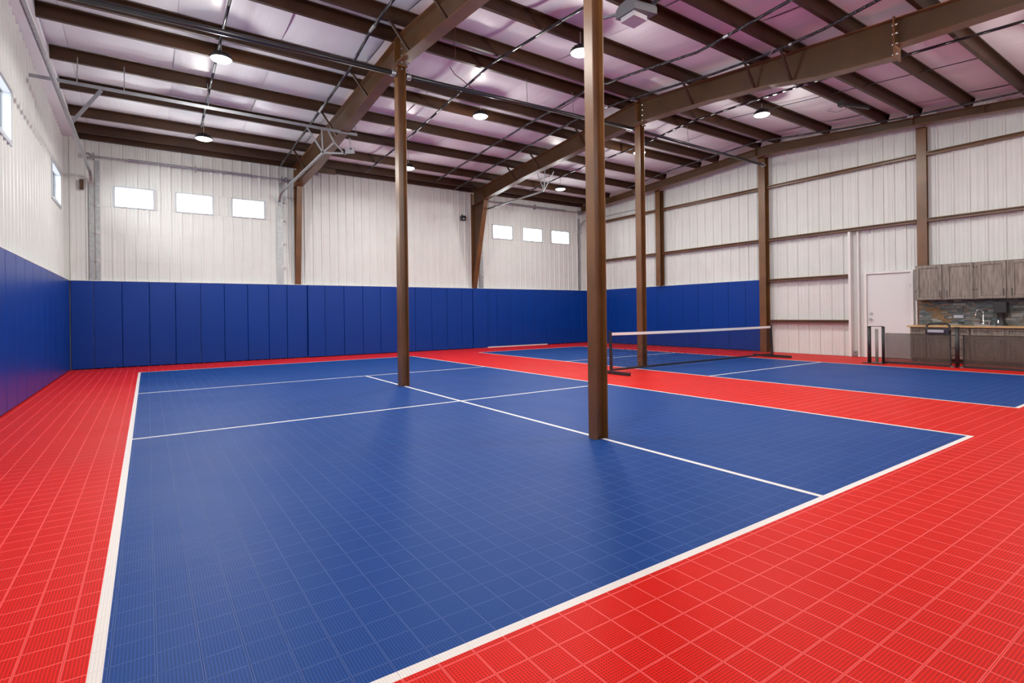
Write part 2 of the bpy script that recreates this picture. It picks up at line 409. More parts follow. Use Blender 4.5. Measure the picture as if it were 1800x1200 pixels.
# ================================================================ overhead doors in the back wall
def overhead(n, d, wins, secz):
    a, b = d
    root = bpy.data.objects.new('door_%d' % n, None); COL.objects.link(root); root['kind'] = 'structure'
    y = Y1-.01
    wz0, wz1 = 3.93, 4.45
    for z0, z1 in zip(secz[:-1], secz[1:]):
        if abs(z0-3.93) < .01:
            segs = []; x = a
            for w0, w1 in wins: segs.append((x, w0)); x = w1
            segs.append((x, b))
        else: segs = [(a, b)]
        mb = MB()
        for s0, s1 in segs:
            # ribbed steel section face
            nr = max(1, round((s1-s0)/.24)); pts = rib_profile(s1-s0, nr); k0 = len(mb.v)
            for u, dd in pts:
                mb.v += [(s0+u, y-dd*.55, z0+.001), (s0+u, y-dd*.55, z1-.001), (s0+u, y+.04, z0+.001), (s0+u, y+.04, z1-.001)]
            m_ = len(pts)
            for i in range(m_-1):
                p_ = k0+4*i; q_ = p_+4
                mb.f += [(p_, q_, q_+1, p_+1), (p_+2, p_+3, q_+3, q_+2), (p_+1, q_+1, q_+3, p_+3), (p_, p_+2, q_+2, q_)]
            mb.f += [(k0, k0+1, k0+3, k0+2), (k0+4*m_-4, k0+4*m_-2, k0+4*m_-1, k0+4*m_-3)]
            mb.box(s0, s1, y+.032, y+.044, z0-.012, z1-.013 if z1 < 5 else z1)
        mb.build('door_section', M['white_metal'], root)
    for w0, w1 in wins:
        f = .03; fr_ = MB()
        for bx in ((w0-.01, w0+f, wz0, wz1), (w1-f, w1+.01, wz0, wz1), (w0+f, w1-f, wz0, wz0+f), (w0+f, w1-f, wz1-f, wz1+.005)):
            fr_.box(bx[0], bx[1], y-.03, y+.05, bx[2], bx[3])
        fo = fr_.build('window_frame', M['win_frame'], root)
        MB().box(w0+f, w1-f, y+.015, y+.02, wz0+f, wz1-f).build('glass_pane', M['glass'], fo)
    # end stiles, hinges with rollers
    MB().box(a-.05, b+.05, y-.005, y+.06, -.012, .03).build('bottom_seal', M['black'], root)
    for sx, e in ((a+.05, 1), (b-.05, -1)):
        MB().box(sx-.045, sx+.045, y-.022, y-.012, .02, secz[-1]).build('end_stile', M['galv'], root)
        for z in secz[1:-1]:
            h = MB().box(sx-.04, sx+.04, y-.045, y-.02, z-.035, z+.035).cyl((sx, y-.05, z), (sx-e*.10, y-.05, z), .008, 8)
            h.cyl((sx-e*.08, y-.05, z), (sx-e*.10, y-.05, z), .024, 12)
            h.build('hinge', M['bolt'], root)
    return root
SZ = [0, .65, 1.30, 1.95, 2.60, 3.27, 3.93, 4.45, 5.02]
overhead(1, D1, windows_of(1), SZ); overhead(2, D2, windows_of(2), SZ)

def track(label, pts, w=.05, hangers=(), extra=None):
    """door track: pts of its centre line"""
    t = thing('door_track', pts[0], label, 'track', 'door tracks')
    m_ = MB()
    for p_, q_ in zip(pts[:-1], pts[1:]):
        m_.bar(p_, q_, w, .012, up=(0, 1, 0) if abs(p_[0]-q_[0]) < 1e-3 and abs(p_[1]-q_[1]) < .02 else (0, 0, 1))
        m_.bar((p_[0]-w/2, p_[1], p_[2]), (q_[0]-w/2, q_[1], q_[2]), .008, .045)
        m_.bar((p_[0]+w/2, p_[1], p_[2]), (q_[0]+w/2, q_[1], q_[2]), .008, .03)
    m_.build('rail', M['galv'], t)
    for hb in hangers:
        MB().bar(hb[0], hb[1], hb[2], .005, up=(0, 1, 0)).build('bracket', M['galv_grey'], t)
    return t
yb = Y1-.062
def curve(x, z1, ytrack, zt):
    pts = [(x, yb, .03), (x, yb, z1)]
    for i in range(1, 6):
        t = i/5*PI/2; r = zt-z1
        pts.append((x, yb - r*(1-math.cos(t)), z1 + r*math.sin(t)))
    pts.append((x, ytrack, zt))
    return pts
track('galvanised garage door track running up the back wall beside the left wall', curve(-1.08, 4.34, 5.2, 4.66), hangers=[((-1.08, 12.2, 4.70), (-.62, 11.6, 5.17), .06)])
track('galvanised garage door track beside the brown column, ending in a cluster of struts', curve(3.12, 4.34, 11.6, 4.67),
      hangers=[((3.12, 11.6, 4.69), (2.80, 11.6, 5.17), .035), ((3.12, 11.6, 4.69), (3.10, 11.6, 5.17), .03), ((3.12, 11.6, 4.69), (3.36, 11.6, 4.95), .035), ((3.36, 11.6, 4.95), (3.24, 11.6, 5.17), .035),
               ((3.15, 11.6, 4.69), (3.62, 11.6, 4.75), .04), ((3.36, 11.6, 4.95), (3.60, 11.6, 4.72), .03), ((3.6, 11.6, 4.80), (3.80, 11.6, 4.84), .12), ((3.70, 11.6, 5.1), (3.72, 11.6, 4.85), .03)])
track('galvanised garage door track on the tall tapered column side of the far door', curve(9.78, 4.45, 12.5, 4.85),
      hangers=[((9.80, 12.5, 4.86), (9.60, 12.6, 5.45), .03), ((9.80, 12.5, 4.86), (9.84, 12.5, 5.5), .028), ((9.80, 12.5, 4.86), (10.10, 12.4, 5.45), .028)])
track('galvanised garage door track in the far corner beside the gable wall', curve(14.46, 4.5, 12.9, 4.87), hangers=[((14.46, 13.0, 4.88), (14.2, 13.0, 5.5), .03)])
# cross angle carrying the tracks
t = thing('support_angle', (-1.5, 11.6, 5.2), 'long grey perforated steel angle hung under the roof across the near garage door tracks', 'steel angle')
MB().box(-1.56, 3.86, 11.57, 11.576, 5.165, 5.225).box(-1.56, 3.86, 11.576, 11.63, 5.219, 5.225).build('angle_bar', M['galv_grey'], t)
for x in (-.95, -.30, 1.0, 3.84):
    MB().cyl((x, 11.6, 5.22), (x, 11.75, zr(11.75)+.02), .008, 6).build('hanger_rod', M['galv'], t)
# torsion shafts
for nm, x0, x1, z0, lab in (('a', -1.25, 3.40, 5.09, 'grey torsion shaft above the near garage door'), ('b', 9.72, 14.62, 5.24, 'grey torsion shaft above the far garage door')):
    t = thing('torsion_shaft', (x0, Y1-.16, z0), lab, 'shaft', 'torsion shafts')
    MB().cyl((x0, Y1-.16, z0), (x1, Y1-.16, z0), .016, 10).build('shaft', M['galv'], t)
    MB().cyl((x0+.9, Y1-.16, z0), (x1-1.0, Y1-.16, z0), .030, 12).build('spring', M['galv_grey'], t)
    for x in (x0+.12, x1-.12): MB().cyl((x-.03, Y1-.16, z0), (x+.03, Y1-.16, z0), .06, 14).build('drum', M['galv'], t)
    for x in (x0+.22, (x0+x1)/2, x1-.22): MB().box(x-.012, x+.012, Y1-.18, Y1-.045, z0-.08, z0+.08).build('bracket', M['galv_grey'], t)

# ================================================================ steel frame
def ibeam_col(label, x, y, z1, dx, dy, tf=.011, tw=.009, group=None, top=None, name='steel_column'):
    """flanges face +-x (dx deep), dy wide"""
    t = thing(name, (x, y, 0), label, 'column', group)
    MB().box(x-dx/2, x-dx/2+tf, y-dy/2, y+dy/2, 0, z1).box(x+dx/2-tf, x+dx/2, y-dy/2, y+dy/2, 0, z1).build('flange', M['brown'], t)
    MB().box(x-dx/2+tf, x+dx/2-tf, y-tw/2, y+tw/2, 0, z1).build('web', M['brown'], t)
    MB().box(x-dx/2+.01, x+dx/2-.01, y-dy/2+.01, y+dy/2-.01, 0, .008).build('base_plate', M['brown_dark'], t)
    return t
def bolts(parent, x, y, z0, z1, n, nx=(1, 0, 0), off=.02):
    for i in range(n):
        z = z0+(z1-z0)*i/(n-1)
        a = Vector((x, y, z)); MB().cyl(a, a+Vector(nx)*off, .014, 6).build('bolt', M['bolt'], parent)
c1 = ibeam_col('brown steel column standing on the near court centre line, farther one', 3.585, 8.50, 5.40, .15, .15, group=None)
c2 = ibeam_col('nearest brown steel column, standing on the near court centre line', 3.553, 3.735, 5.0, .148, .112)
c3 = ibeam_col('brown steel column standing in the far court behind the net', 9.06, 8.10, 5.33, .15, .15)
def endplates(c, x, y, z0, z1):
    MB().box(x-.10, x+.10, y-.10, y+.10, z0-.02, z0).build('cap_plate', M['brown'], c)
endplates(c1, 3.585, 8.5, 5.42, 5.5); endplates(c3, 9.06, 8.10, 5.35, 5.4)
for s in (-1, 1):
    bolts(c1, 3.585+s*.05, 8.31, 5.30, 5.75, 5, (0, -1, 0)); 
    bolts(c3, 9.06+s*.05, 7.97, 5.30, 5.75, 5, (0, -1, 0))

def rafter(label, xf, bot, topoff=0, fl=.20, tf=.012, brace_at=(), name='roof_rafter', side=(-1, 1), group=None, ys=None):
    """I-section whose underside follows bot [(y, z)], top follows the roof"""
    t = thing(name, (xf(8.2), 8.2, 5.5), label, 'beam', group)
    web = MB(); ft = MB(); fb = MB()
    pts = sorted(bot)
    yy = [p_[0] for p_ in pts]
    def zb(y):
        for (ya, za), (yb_, zb_) in zip(pts[:-1], pts[1:]):
            if ya <= y <= yb_: return za+(zb_-za)*((y-ya)/(yb_-ya) if yb_ > ya else 0)
        return pts[0][1]
    brk = sorted(set([y for y in yy] + [8.2]))
    for ya, yb_ in zip(brk[:-1], brk[1:]):
        if yb_-ya < .03: continue
        xa, xb = xf(ya), xf(yb_); za, zb2 = zb(ya+1e-4), zb(yb_-1e-4); ta, tb = zr(ya)+topoff-.004, zr(yb_)+topoff-.004
        def slab(mb, w0, lo_a, hi_a, lo_b, hi_b):
            mb.quad_box([(xa-w0, ya, lo_a), (xa+w0, ya, lo_a), (xb+w0, yb_, lo_b), (xb-w0, yb_, lo_b), (xa-w0, ya, hi_a), (xa+w0, ya, hi_a), (xb+w0, yb_, hi_b), (xb-w0, yb_, hi_b)])
        slab(web, .004, za+tf, ta-tf, zb2+tf, tb-tf)
        slab(ft, fl/2, ta-tf, ta, tb-tf, tb)
        slab(fb, fl/2, za, za+tf, zb2, zb2+tf)
    web.build('web', M['brown_dark'], t); ft.build('flange', M['brown'], t); fb.build('flange', M['brown'], t)
    for y in brace_at:
        for s in side:
            x = xf(y); MB().bar((x+s*.42, y, zr(y)+.03), (x+s*.05, y, zb(y)+.03), .035, .035).build('flange_brace', M['brown_purlin'], t)
    return t, zb
r1x = lambda y: 3.585
r2x = lambda y: 9.06 + (.44*(y-8.2)/7.9 if y > 8.2 else 0)
R1, zb1 = rafter('deep brown steel roof rafter over the near court, carried by the two near columns', r1x,
     [(16.1, 4.88), (13.8, 4.98), (11.5, 5.21), (9.6, 5.37), (8.6, 5.44), (8.3, 5.44), (7.3, 5.37), (6.0, 5.27), (3.0, 5.0), (-1.15, 4.6)],
     brace_at=(4.7, 6.65, 7.96, 9.9, 11.93, 14.6))
R2, zb2 = rafter('deep brown steel roof rafter over the far court with a bolted splice', r2x,
     [(16.1, 4.99), (15.3, 5.06), (12.8, 5.24), (9.9, 5.34), (7.9, 5.38), (6.27, 5.27), (5.1, 5.13), (4.27, 4.97), (3.20, 4.86), (3.17, 5.02), (1.8, 4.96), (.5, 4.9), (-1.15, 4.8)],
     brace_at=(4.7, 5.35, 6.65, 9.9, 11.93, 13.2), side=(-1,))
# splice end plates of the far rafter
MB().box(8.95, 9.17, 3.175, 3.195, 4.83, 5.44).build('splice_plate', M['brown'], R2)
for z in (4.9, 5.05, 5.2, 5.33):
    MB().cyl((9.0, 3.15, z), (9.0, 3.22, z), .014, 6).build('bolt', M['bolt'], R2)
for nm, R_, x, y in (('a', R1, 3.585, 8.5), ('b', R2, 9.06, 8.1)):
    MB().box(x-.10, x+.10, y-.008, y+.008, 5.44, zr(8.2)-.02).build('splice_plate', M['brown'], R_)
R3, zb3 = rafter('shallow brown steel rafter along the top of the gable wall', lambda y: 14.52,
     [(16.1, 5.26), (11.0, 5.47), (8.6, 5.62), (4.65, 5.37), (2.9, 5.2), (-1.15, 4.85)], fl=.18)
for y in (2.0, 3.55, 4.8, 8.6):
    MB().box(14.44, 14.60, y-.006, y+.006, zb3(y)+.01, zr(y)-.02).build('stiffener', M['brown'], R3)

# tapered wall columns carrying the rafters on the back wall
def tapered(label, x, ytop, ybot, ztop, w=.15):
    t = thing('tapered_column', (x, Y1-.1, 0), label, 'column')
    yo = Y1-.028
    zk = 2.12
    MB().box(x-w/2, x+w/2, ybot, ybot+.012, 0, zk).quad_box([(x-w/2, ybot, zk), (x+w/2, ybot, zk), (x+w/2, ybot+.012, zk), (x-w/2, ybot+.012, zk), (x-w/2, ytop, ztop), (x+w/2, ytop, ztop), (x+w/2, ytop+.012, ztop), (x-w/2, ytop+.012, ztop)]).build('flange', M['brown'], t)
    MB().box(x-w/2, x+w/2, yo-.012, yo, 0, zr(16.1)-.03).build('flange', M['brown'], t)
    MB().box(x-.004, x+.004, ybot+.01, yo, 0, zk).quad_box([(x-.004, ybot+.01, zk), (x+.004, ybot+.01, zk), (x+.004, yo, zk), (x-.004, yo, zk), (x-.004, ytop+.01, ztop), (x+.004, ytop+.01, ztop), (x+.004, yo, ztop), (x-.004, yo, ztop)]).build('web', M['brown_dark'], t)
    MB().box(x-w/2, x+w/2, ytop, ytop+.012, ztop, zr(ytop)-.03).build('stiffener', M['brown'], t)
tapered('slim brown wall column beside the near garage door', 3.60, 15.80, 16.13, 4.90)
tapered('wide tapered brown wall column beside the far garage door', 9.50, 15.30, 16.12, 5.06, w=.17)

# gable wall columns and girts
GC = [(12.42, 'brown column on the gable wall nearest the far corner, rising behind the blue pads'), (8.60, 'tall brown column on the gable wall at the end of the blue pads'), (4.78, 'brown column on the gable wall above the grey kitchen cabinets')]
for y, lab in GC:
    t = thing('wall_column', (14.86, y, 0), lab, 'column')
    zt = zb3(y); zlo = 2.116 if y > 12 else 0
    g0, g1 = (14.76, 14.967) if y > 5 else (14.895, 14.985)
    MB().box(g0, g0+.012, y-.10, y+.10, zlo, zt+.05).build('flange', M['brown'], t)
    MB().box(g1-.012, g1, y-.10, y+.10, zlo, zt+.05).build('flange', M['brown'], t)
    MB().box(g0+.012, g1-.012, y-.005, y+.005, zlo, zt+.05).build('web', M['brown_dark'], t)
def girt(label, y0, y1, z, grp):
    prof = [(0, 0), (.13, 0), (.13, .02), (.123, .02), (.123, .006), (.006, .006), (.006, .074), (.123, .074), (.123, .06), (.13, .06), (.13, .08), (0, .08)]
    # C-section lying along the wall, web towards the wall, lips to the room
    t = MB().extrude([(-u, v) for u, v in prof], (14.975, y0, z-.04), (14.975, y1, z-.04), (1, 0, 0), (0, 0, 1)).build('wall_girt', M['brown'])
    MB().box(14.90, 14.92, y0, y1, z-.036, z+.036).build('web_plate', M['brown'], t)
    return tag(t, label, 'girt', grp)
gb = [(16.1, 12.53, 'beside the far corner'), (12.31, 8.71, 'in the bay above the blue pads'), (8.49, 4.89, 'in the bay above the white door'), (4.67, -1.1, 'in the bay above the cabinets')]
for y1, y0, w_ in gb:
    for z, zl in ((4.78, 'upper'), (3.25, 'lower')):
        girt('%s brown girt on the gable wall %s' % (zl, w_), y0, y1, z, 'long brown wall girts')
girt('short brown girt level with the top of the white door', 6.37, 8.49, 2.07, 'short brown wall girts')
girt('short brown girt close above the floor between column and white door', 6.37, 8.49, .895, 'short brown wall girts')
# jamb strips round the liner bay beside the door
tag(MB().box(14.86, 15.0, 6.30, 6.355, 0, 3.20).box(14.93, 15.0, 6.14, 6.17, 0, 3.20).box(14.93, 15.0, 4.90, 4.93, .85, 2.2).build('trim_3', M['white_trim']), kind='structure')

# purlins
PL = [(y, i) for i, y in enumerate(PUR)]
def purl(y, label):
    z = zr(y)+.001; xa, xb = X0+.28, 14.60
    prof = [(0, 0), (.062, 0), (.062, .016), (.058, .016), (.058, .004), (.004, .004), (.004, .2), (-.058, .2), (-.058, .184), (-.062, .184), (-.062, .204), (0, .204)]
    sgn = 1 if y > 8.2 else 1
    t = MB().extrude([(u*sgn, v) for u, v in prof], (xa, y, z), (xb, y, z), (0, 1, 0), (0, 0, 1)).build('roof_purlin', M['brown_purlin'])
    return tag(t, label, 'purlin', 'brown roof purlins')
n = len(PUR)
for i, y in enumerate(PUR):
    if i == n-1: lab = 'dark brown eave strut along the top of the back wall'
    else: lab = 'brown steel roof purlin, %s one out from the back wall eave strut' % ORD[n-2-i]
    purl(y, lab)
tag(MB().box(3.90, 4.55, 15.6, 15.62, 5.30, 5.46).build('steel_plate', M['brown_dark']), 'short dark brown plate under the purlins beside the slim wall column', 'steel plate')

# long strut pipe under the ridge
t = thing('strut_pipe', (X0, 8.4, 5.2), 'thick shiny black strut pipe crossing the whole roof just below the ridge', 'pipe')
sp = [(X0+.02, 8.50, 5.185), (3.50, 8.45, 5.272), (9.0, 8.25, 5.31), (14.78, 8.50, 5.404)]
MB().tube(sp[:2], .042, 14).tube([(3.67, 8.45, 5.27), sp[2]], .036, 14).tube(sp[2:], .034, 14).build('pipe', M['black_pipe'], t, smooth=True)
for x, y, z in ((3.45, 8.46, 5.27), (3.72, 8.46, 5.27), (8.94, 8.3, 5.31), (14.70, 8.5, 5.40)):
    MB().cyl((x-.04, y, z), (x+.04, y, z), .056, 12).build('coupling', M['galv'], t, smooth=True)
for x in (6.20, 7.4, 11.2):
    z = 5.29; MB().cyl((x, 8.4, z), (x+.05, 8.5, zr(8.5)+.02), .006, 5).build('hanger_rod', M['galv'], t)

# black pipes hung along the slope
def roofpipe(label, pts, r=.022, drop=.05, ends=True, hang=2):
    t = thing('roof_pipe', (pts[0][0], pts[0][1], zr(pts[0][1])-drop), label, 'pipe', 'black pipes slung under the purlins')
    full = []
    for (xa, ya), (xb, yb_) in zip(pts[:-1], pts[1:]):
        for k in range(6):
            u = k/6; x = xa+(xb-xa)*u; y = ya+(yb_-ya)*u; full.append((x, y, zr(y)-drop))
    full.append((pts[-1][0], pts[-1][1], zr(pts[-1][1])-drop))
    MB().tube(full, r, 8).build('pipe', M['black_pipe'], t, smooth=True)
    yl = [q for q in PUR if min(pts[0][1], pts[-1][1]) < q < max(pts[0][1], pts[-1][1])][::hang]
    for q in yl:
        xx = min(full, key=lambda p_: abs(p_[1]-q))[0]
        MB().cyl((xx, q+.15, zr(q)-drop-r), (xx, q+.04, zr(q)+.05), .006, 5).build('pipe_clip', M['galv'], t)
    for j in range(2):
        u = full[len(full)*(j+1)//3]; v = full[len(full)*(j+1)//3+1]
        a_ = Vector(u); b_ = a_+(Vector(v)-a_)*.35
        MB().cyl(a_, b_, r*1.15, 8).build('silver_joint', M['galv'], t)
    return t
roofpipe('thin black pipe under the roof between the left wall and the near rafter', [(1.05, 13.9), (1.03, 9.6), (1.05, 4.5)])
roofpipe('black pipe running down the roof right beside the near rafter to the near garage door', [(3.12, 15.9), (3.12, 9.8), (2.85, 5.5)], r=.025)
roofpipe('black pipe under the roof just past the far side of the near rafter', [(5.38, 15.4), (5.41, 12.4), (5.30, 8.9), (5.2, 4.8)])
roofpipe('black pipe under the roof in the middle bay, halfway between the rafters', [(7.62, 15.2), (7.53, 10.7), (7.6, 7.0), (7.72, 5.6), (7.27, 3.8), (6.9, 2.5)], r=.024)
roofpipe('black pipe under the roof close along the near side of the far rafter', [(8.62, 15.9), (8.40, 11.3), (8.38, 9.5), (8.62, 8.2), (8.74, 6.0), (8.66, 4.8), (8.45, 3.9), (8.16, 3.1), (7.8, 2.0)], r=.024)
roofpipe('black pipe under the roof close along the far side of the far rafter', [(11.05, 14.9), (10.95, 12.6), (11.1, 9.8), (10.95, 8.2), (10.60, 6.1), (10.46, 4.8), (10.32, 2.07), (10.2, .8)], r=.024)
roofpipe('dark pipe following the inner side of the gable rafter', [(14.05, 13.2), (13.75, 11.0), (13.85, 8.2), (14.15, 6.0), (14.2, 4.8), (13.95, 2.8), (13.9, 1.2)], r=.02, drop=.03)
t = thing('sag_rod', (11.7, 4.6, 5.5), 'thin dark sag rods crossing the purlins of the last roof bay', 'rod')
for ya, yb_ in zip(PUR[3:8], PUR[4:9]):
    MB().cyl((11.72, ya, zr(ya)+.06), (11.72, yb_, zr(yb_)+.06), .008, 6).build('rod', M['black_pipe'], t)

# loose cables hanging from the roof
def cable(label, pts, r=.008):
    tag(MB().tube(pts, r, 6).build('hanging_cable', M['red_wire']), label, 'cable', 'loose cables under the roof')
cable('loose reddish cable dangling from the roof pipe above the near rafter bay', [(4.68, 8.75, 5.80), (4.75, 8.7, 5.66), (4.92, 8.65, 5.55), (5.05, 8.6, 5.44), (5.12, 8.5, 5.33)])
cable('loose thin cable dangling under the ridge purlins', [(4.18, 7.6, 5.86), (4.22, 7.75, 5.74), (4.36, 7.95, 5.66), (4.45, 8.15, 5.62)], .006)
# dark bracket under the purlins of the last bay
t = thing('pipe_bracket', (12.2, 5.3, 5.6), 'dark steel bracket and hook hanging from a purlin near the gable rafter', 'bracket')
MB().box(12.05, 12.20, 5.22, 5.32, 5.49, 5.60).build('clamp', M['black_metal'], t)
MB().bar((12.15, 5.3, 5.56), (12.75, 5.0, 5.50), .05, .05).build('arm', M['black_metal'], t)
MB().tube([(12.1, 5.45, 5.5), (12.0, 5.5, 5.44), (12.2, 5.4, 5.42), (12.3, 5.2, 5.48)], .006, 5).build('hook', M['galv'], t)

# garage door operator
t = thing('door_opener', (5.1, 4.7, 4.9), 'grey boxy garage door motor hung under the roof beside the nearest column top', 'motor')
hd = MB(); pr = []
for i in range(9):
    a_ = PI*i/8; pr.append((.16*math.cos(a_), .05+.09*math.sin(a_)))
pr = [(.16, -.02)] + pr + [(-.16, -.02)]
hd.extrude([(u, v) for u, v in pr], (4.93, 4.62, 4.93), (5.27, 4.56, 4.93), (0, 1, 0), (0, 0, 1)).build('hood', M['grey_plastic'], t)
MB().box(4.96, 5.20, 4.50, 4.72, 4.85, 4.912).build('light_cover', M['grey_light'], t)
MB().box(5.02, 5.18, 4.475, 4.485, 4.93, 4.96).build('label_strip', mat('orange_strip', (.7, .16, .08), .5), t)
MB().bar((4.98, 4.68, 4.97), (4.88, 4.95, 4.99), .03, .03).build('rail', M['galv_grey'], t)
MB().bar((5.25, 4.60, 5.02), (5.60, 4.25, 5.40), .045, .045).build('hanger', M['black_metal'], t)
MB().bar((5.15, 4.60, 5.02), (5.20, 4.70, zr(4.7)+.02), .03, .02).build('hanger', M['black_metal'], t)

# ================================================================ high bay lamps
LAMP_LAB = {0: 'round lit high bay lamp nearest the left wall below the ridge', 1: 'round lit high bay lamp over the middle of the hall between the two rafters',
            2: 'round lit high bay lamp behind the column standing in the far court', 3: 'round lit high bay lamp in front of the near garage door windows',
            4: 'round lit high bay lamp seen right beside the farther centre line column', 5: 'round lit high bay lamp in front of the far garage door windows',
            6: 'added unseen high bay lamp overhead between left wall and near rafter', 7: 'round lit high bay lamp seen right beside the nearest column',
            8: 'round lit high bay lamp over the far court beside the gable wall bay', 9: 'added unseen high bay lamp closest to the viewer overhead',
            10: 'added unseen high bay lamp overhead on the viewer side of the net court', 11: 'added unseen high bay lamp overhead in front of the kitchen'}
LZs = {0: 5.485, 1: 5.54, 2: 5.56, 3: 5.10, 4: 5.15, 5: 5.235, 6: 5.42, 7: 5.40, 8: 5.49, 9: 5.1, 10: 5.1, 11: 5.0}
for i, (x, y) in enumerate(LAMPS):
    z = LZs[i]
    t = thing('high_bay_lamp', (x, y, z), LAMP_LAB[i], 'lamp', 'high bay lamps')
    MB().lathe((x, y, z), [(.0, .11), (.07, .11), (.085, .10), (.085, .045), (.165, .03), (.175, .0), (.17, -.012), (.160, -.012), (.160, .0)], 24).build('housing', M['black_metal'], t, smooth=True)
    fn = MB()
    for k in range(12):
        a_ = PI*2*k/12; fn.bar((x+.085*math.cos(a_), y+.085*math.sin(a_), z+.07), (x+.13*math.cos(a_), y+.13*math.sin(a_), z+.055), .004, .045)
    fn.build('heat_sink', M['black_metal'], t)
    MB().lathe((x, y, z), [(.160, -.002), (.145, -.022), (.09, -.040), (.04, -.047), (.0, -.048)], 24).build('lens', M['lens'], t, smooth=True)
    MB().cyl((x, y, z+.11), (x, y, zr(y)+.02), .007, 6).build('hanger_rod', M['galv'], t)
    ld = bpy.data.lights.new('lamp_light', 'AREA'); ld.shape = 'DISK'; ld.size = .30; ld.energy = LAMP_W; ld.color = LAMP_COL; ld.spread = PI
    lo = bpy.data.objects.new('lamp_light', ld); COL.objects.link(lo); lo.location = (x, y, z-.055)
    pd = bpy.data.lights.new('lamp_ceiling_fill', 'POINT'); pd.energy = LAMP_W*CEIL_FILL; pd.color = LAMP_COL; pd.shadow_soft_size = .07  # extra point light added under each lens to brighten the ceiling
    po = bpy.data.objects.new('lamp_ceiling_fill', pd); COL.objects.link(po); po.location = (x, y, z-.13)

# ================================================================ wall pads
def pad(label, x0, x1, y0, y1, z1, grp):
    o = MB().box(x0, x1, y0, y1, .015, z1).build('wall_pad', M['pad']); 
    b = o.modifiers.new('bevel', 'BEVEL'); b.width = .012; b.segments = 3
    for p_ in o.data.polygons: p_.use_smooth = False
    return tag(o, label, 'wall pad', grp)
BP = [-1.49, -1.061, -.512, .04, .595, 1.151, 1.706, 2.272, 2.806, 3.286, 3.846, 4.332, 4.904, 5.481, 6.046, 6.594, 7.224, 7.817, 8.391, 8.963, 9.395, 9.98, 10.415, 11.012, 11.579, 12.164, 12.742, 13.338, 13.984, 14.50, 14.935]
for i, (a, b) in enumerate(zip(BP[:-1], BP[1:])):
    off = .055 if i in (10, 20) else (.02 if 10 < i < 20 else 0)
    z0 = .045 if 20 < i < 26 else .015
    lab = 'blue vinyl pad on the back wall, %s one counted from the left wall' % ORD[i]
    o = MB().box(a+.003, b-.003, Y1-.135-off+.03, Y1-.03, z0, 2.105).build('wall_pad', M['pad'])
    bv = o.modifiers.new('bevel', 'BEVEL'); bv.width = .014; bv.segments = 3
    tag(o, lab, 'wall pad', 'blue pads on the back wall')
LPd = [16.09, 15.5, 14.9, 14.12, 13.42, 12.75, 12.11, 11.30, 10.64, 9.97, 9.29] + [9.29-.62*i for i in range(1, 7)]
for i, (b, a) in enumerate(zip(LPd[:-1], LPd[1:])):
    pad('blue vinyl pad on the left wall, %s one counted from the back corner' % ORD[i], X0+.03, X0+.12, a+.003, b-.003, 2.105, 'blue pads on the left wall')
RPd = [8.688, 9.246, 9.819, 10.363, 10.916, 11.5, 12.044, 12.641, 13.2, 13.78, 14.36, 14.94, 15.52, 16.07]
for i, (a, b) in enumerate(zip(RPd[:-1], RPd[1:])):
    pad('blue vinyl pad on the gable wall, %s one counted from the bare end' % ORD[i], X1-.095, X1-.03, a+.003, b-.003, 2.105, 'blue pads on the gable wall')

# small black wall box between the doors
t = thing('wall_camera', (9.07, Y1-.06, 4.53), 'small black box mounted on the back wall beside the tapered column', 'wall box')
MB().box(8.97, 9.16, Y1-.16, Y1-.05, 4.46, 4.62).build('body', M['black'], t, bevel=.02)
MB().box(9.02, 9.09, Y1-.165, Y1-.16, 4.49, 4.53).build('plate', M['grey_light'], t)
MB().cyl((9.06, Y1-.10, 4.62), (9.06, Y1-.02, 4.68), .014, 8).build('bracket', M['black'], t)
# small dark boxes on the left door jamb
tag(MB().box(-1.30, -1.22, Y1-.10, Y1-.03, 4.28, 4.52).build('switch_box', M['brown_dark']), 'small dark box high on the back wall beside the left garage track', 'switch')

# ================================================================ white service door in the gable wall
dr = bpy.data.objects.new('door_3', None); COL.objects.link(dr); dr['kind'] = 'structure'
x = 14.93
MB().box(x, x+.12, 5.97, 6.02, 0, 2.13).box(x, x+.12, 4.98, 5.03, 0, 2.13).box(x, x+.12, 5.03, 5.97, 2.08, 2.13).build('door_frame', M['white_trim'], dr)
MB().box(x+.045, x+.085, 5.035, 5.965, .012, 2.075).build('door_leaf', M['door_white'], dr)
kb = MB().cyl((x+.045, 5.88, .955), (x-.005, 5.88, .955), .014, 10)
kb.cyl((x-.005, 5.88, .955), (x-.035, 5.88, .955), .034, 14, .026).build('door_knob', M['silver'], dr)
MB().cyl((x+.045, 5.875, 1.095), (x+.02, 5.875, 1.095), .028, 14).build('deadbolt', M['silver'], dr)
MB().cyl((x+.045, 5.05, .3), (x+.045, 5.05, .4), .008, 8).cyl((x+.045, 5.05, 1.7), (x+.045, 5.05, 1.8), .008, 8).build('hinge', M['silver'], dr)
t = thing('wall_outlet', (14.95, 6.24, .05), 'small metal outlet low on the wall beside the white door', 'outlet')
MB().box(14.955, 14.985, 6.20, 6.28, .04, .15).build('plate', M['silver'], t); MB().cyl((14.955, 6.24, .10), (14.93, 6.24, .10), .018, 10).build('plug', M['grey_plastic'], t)

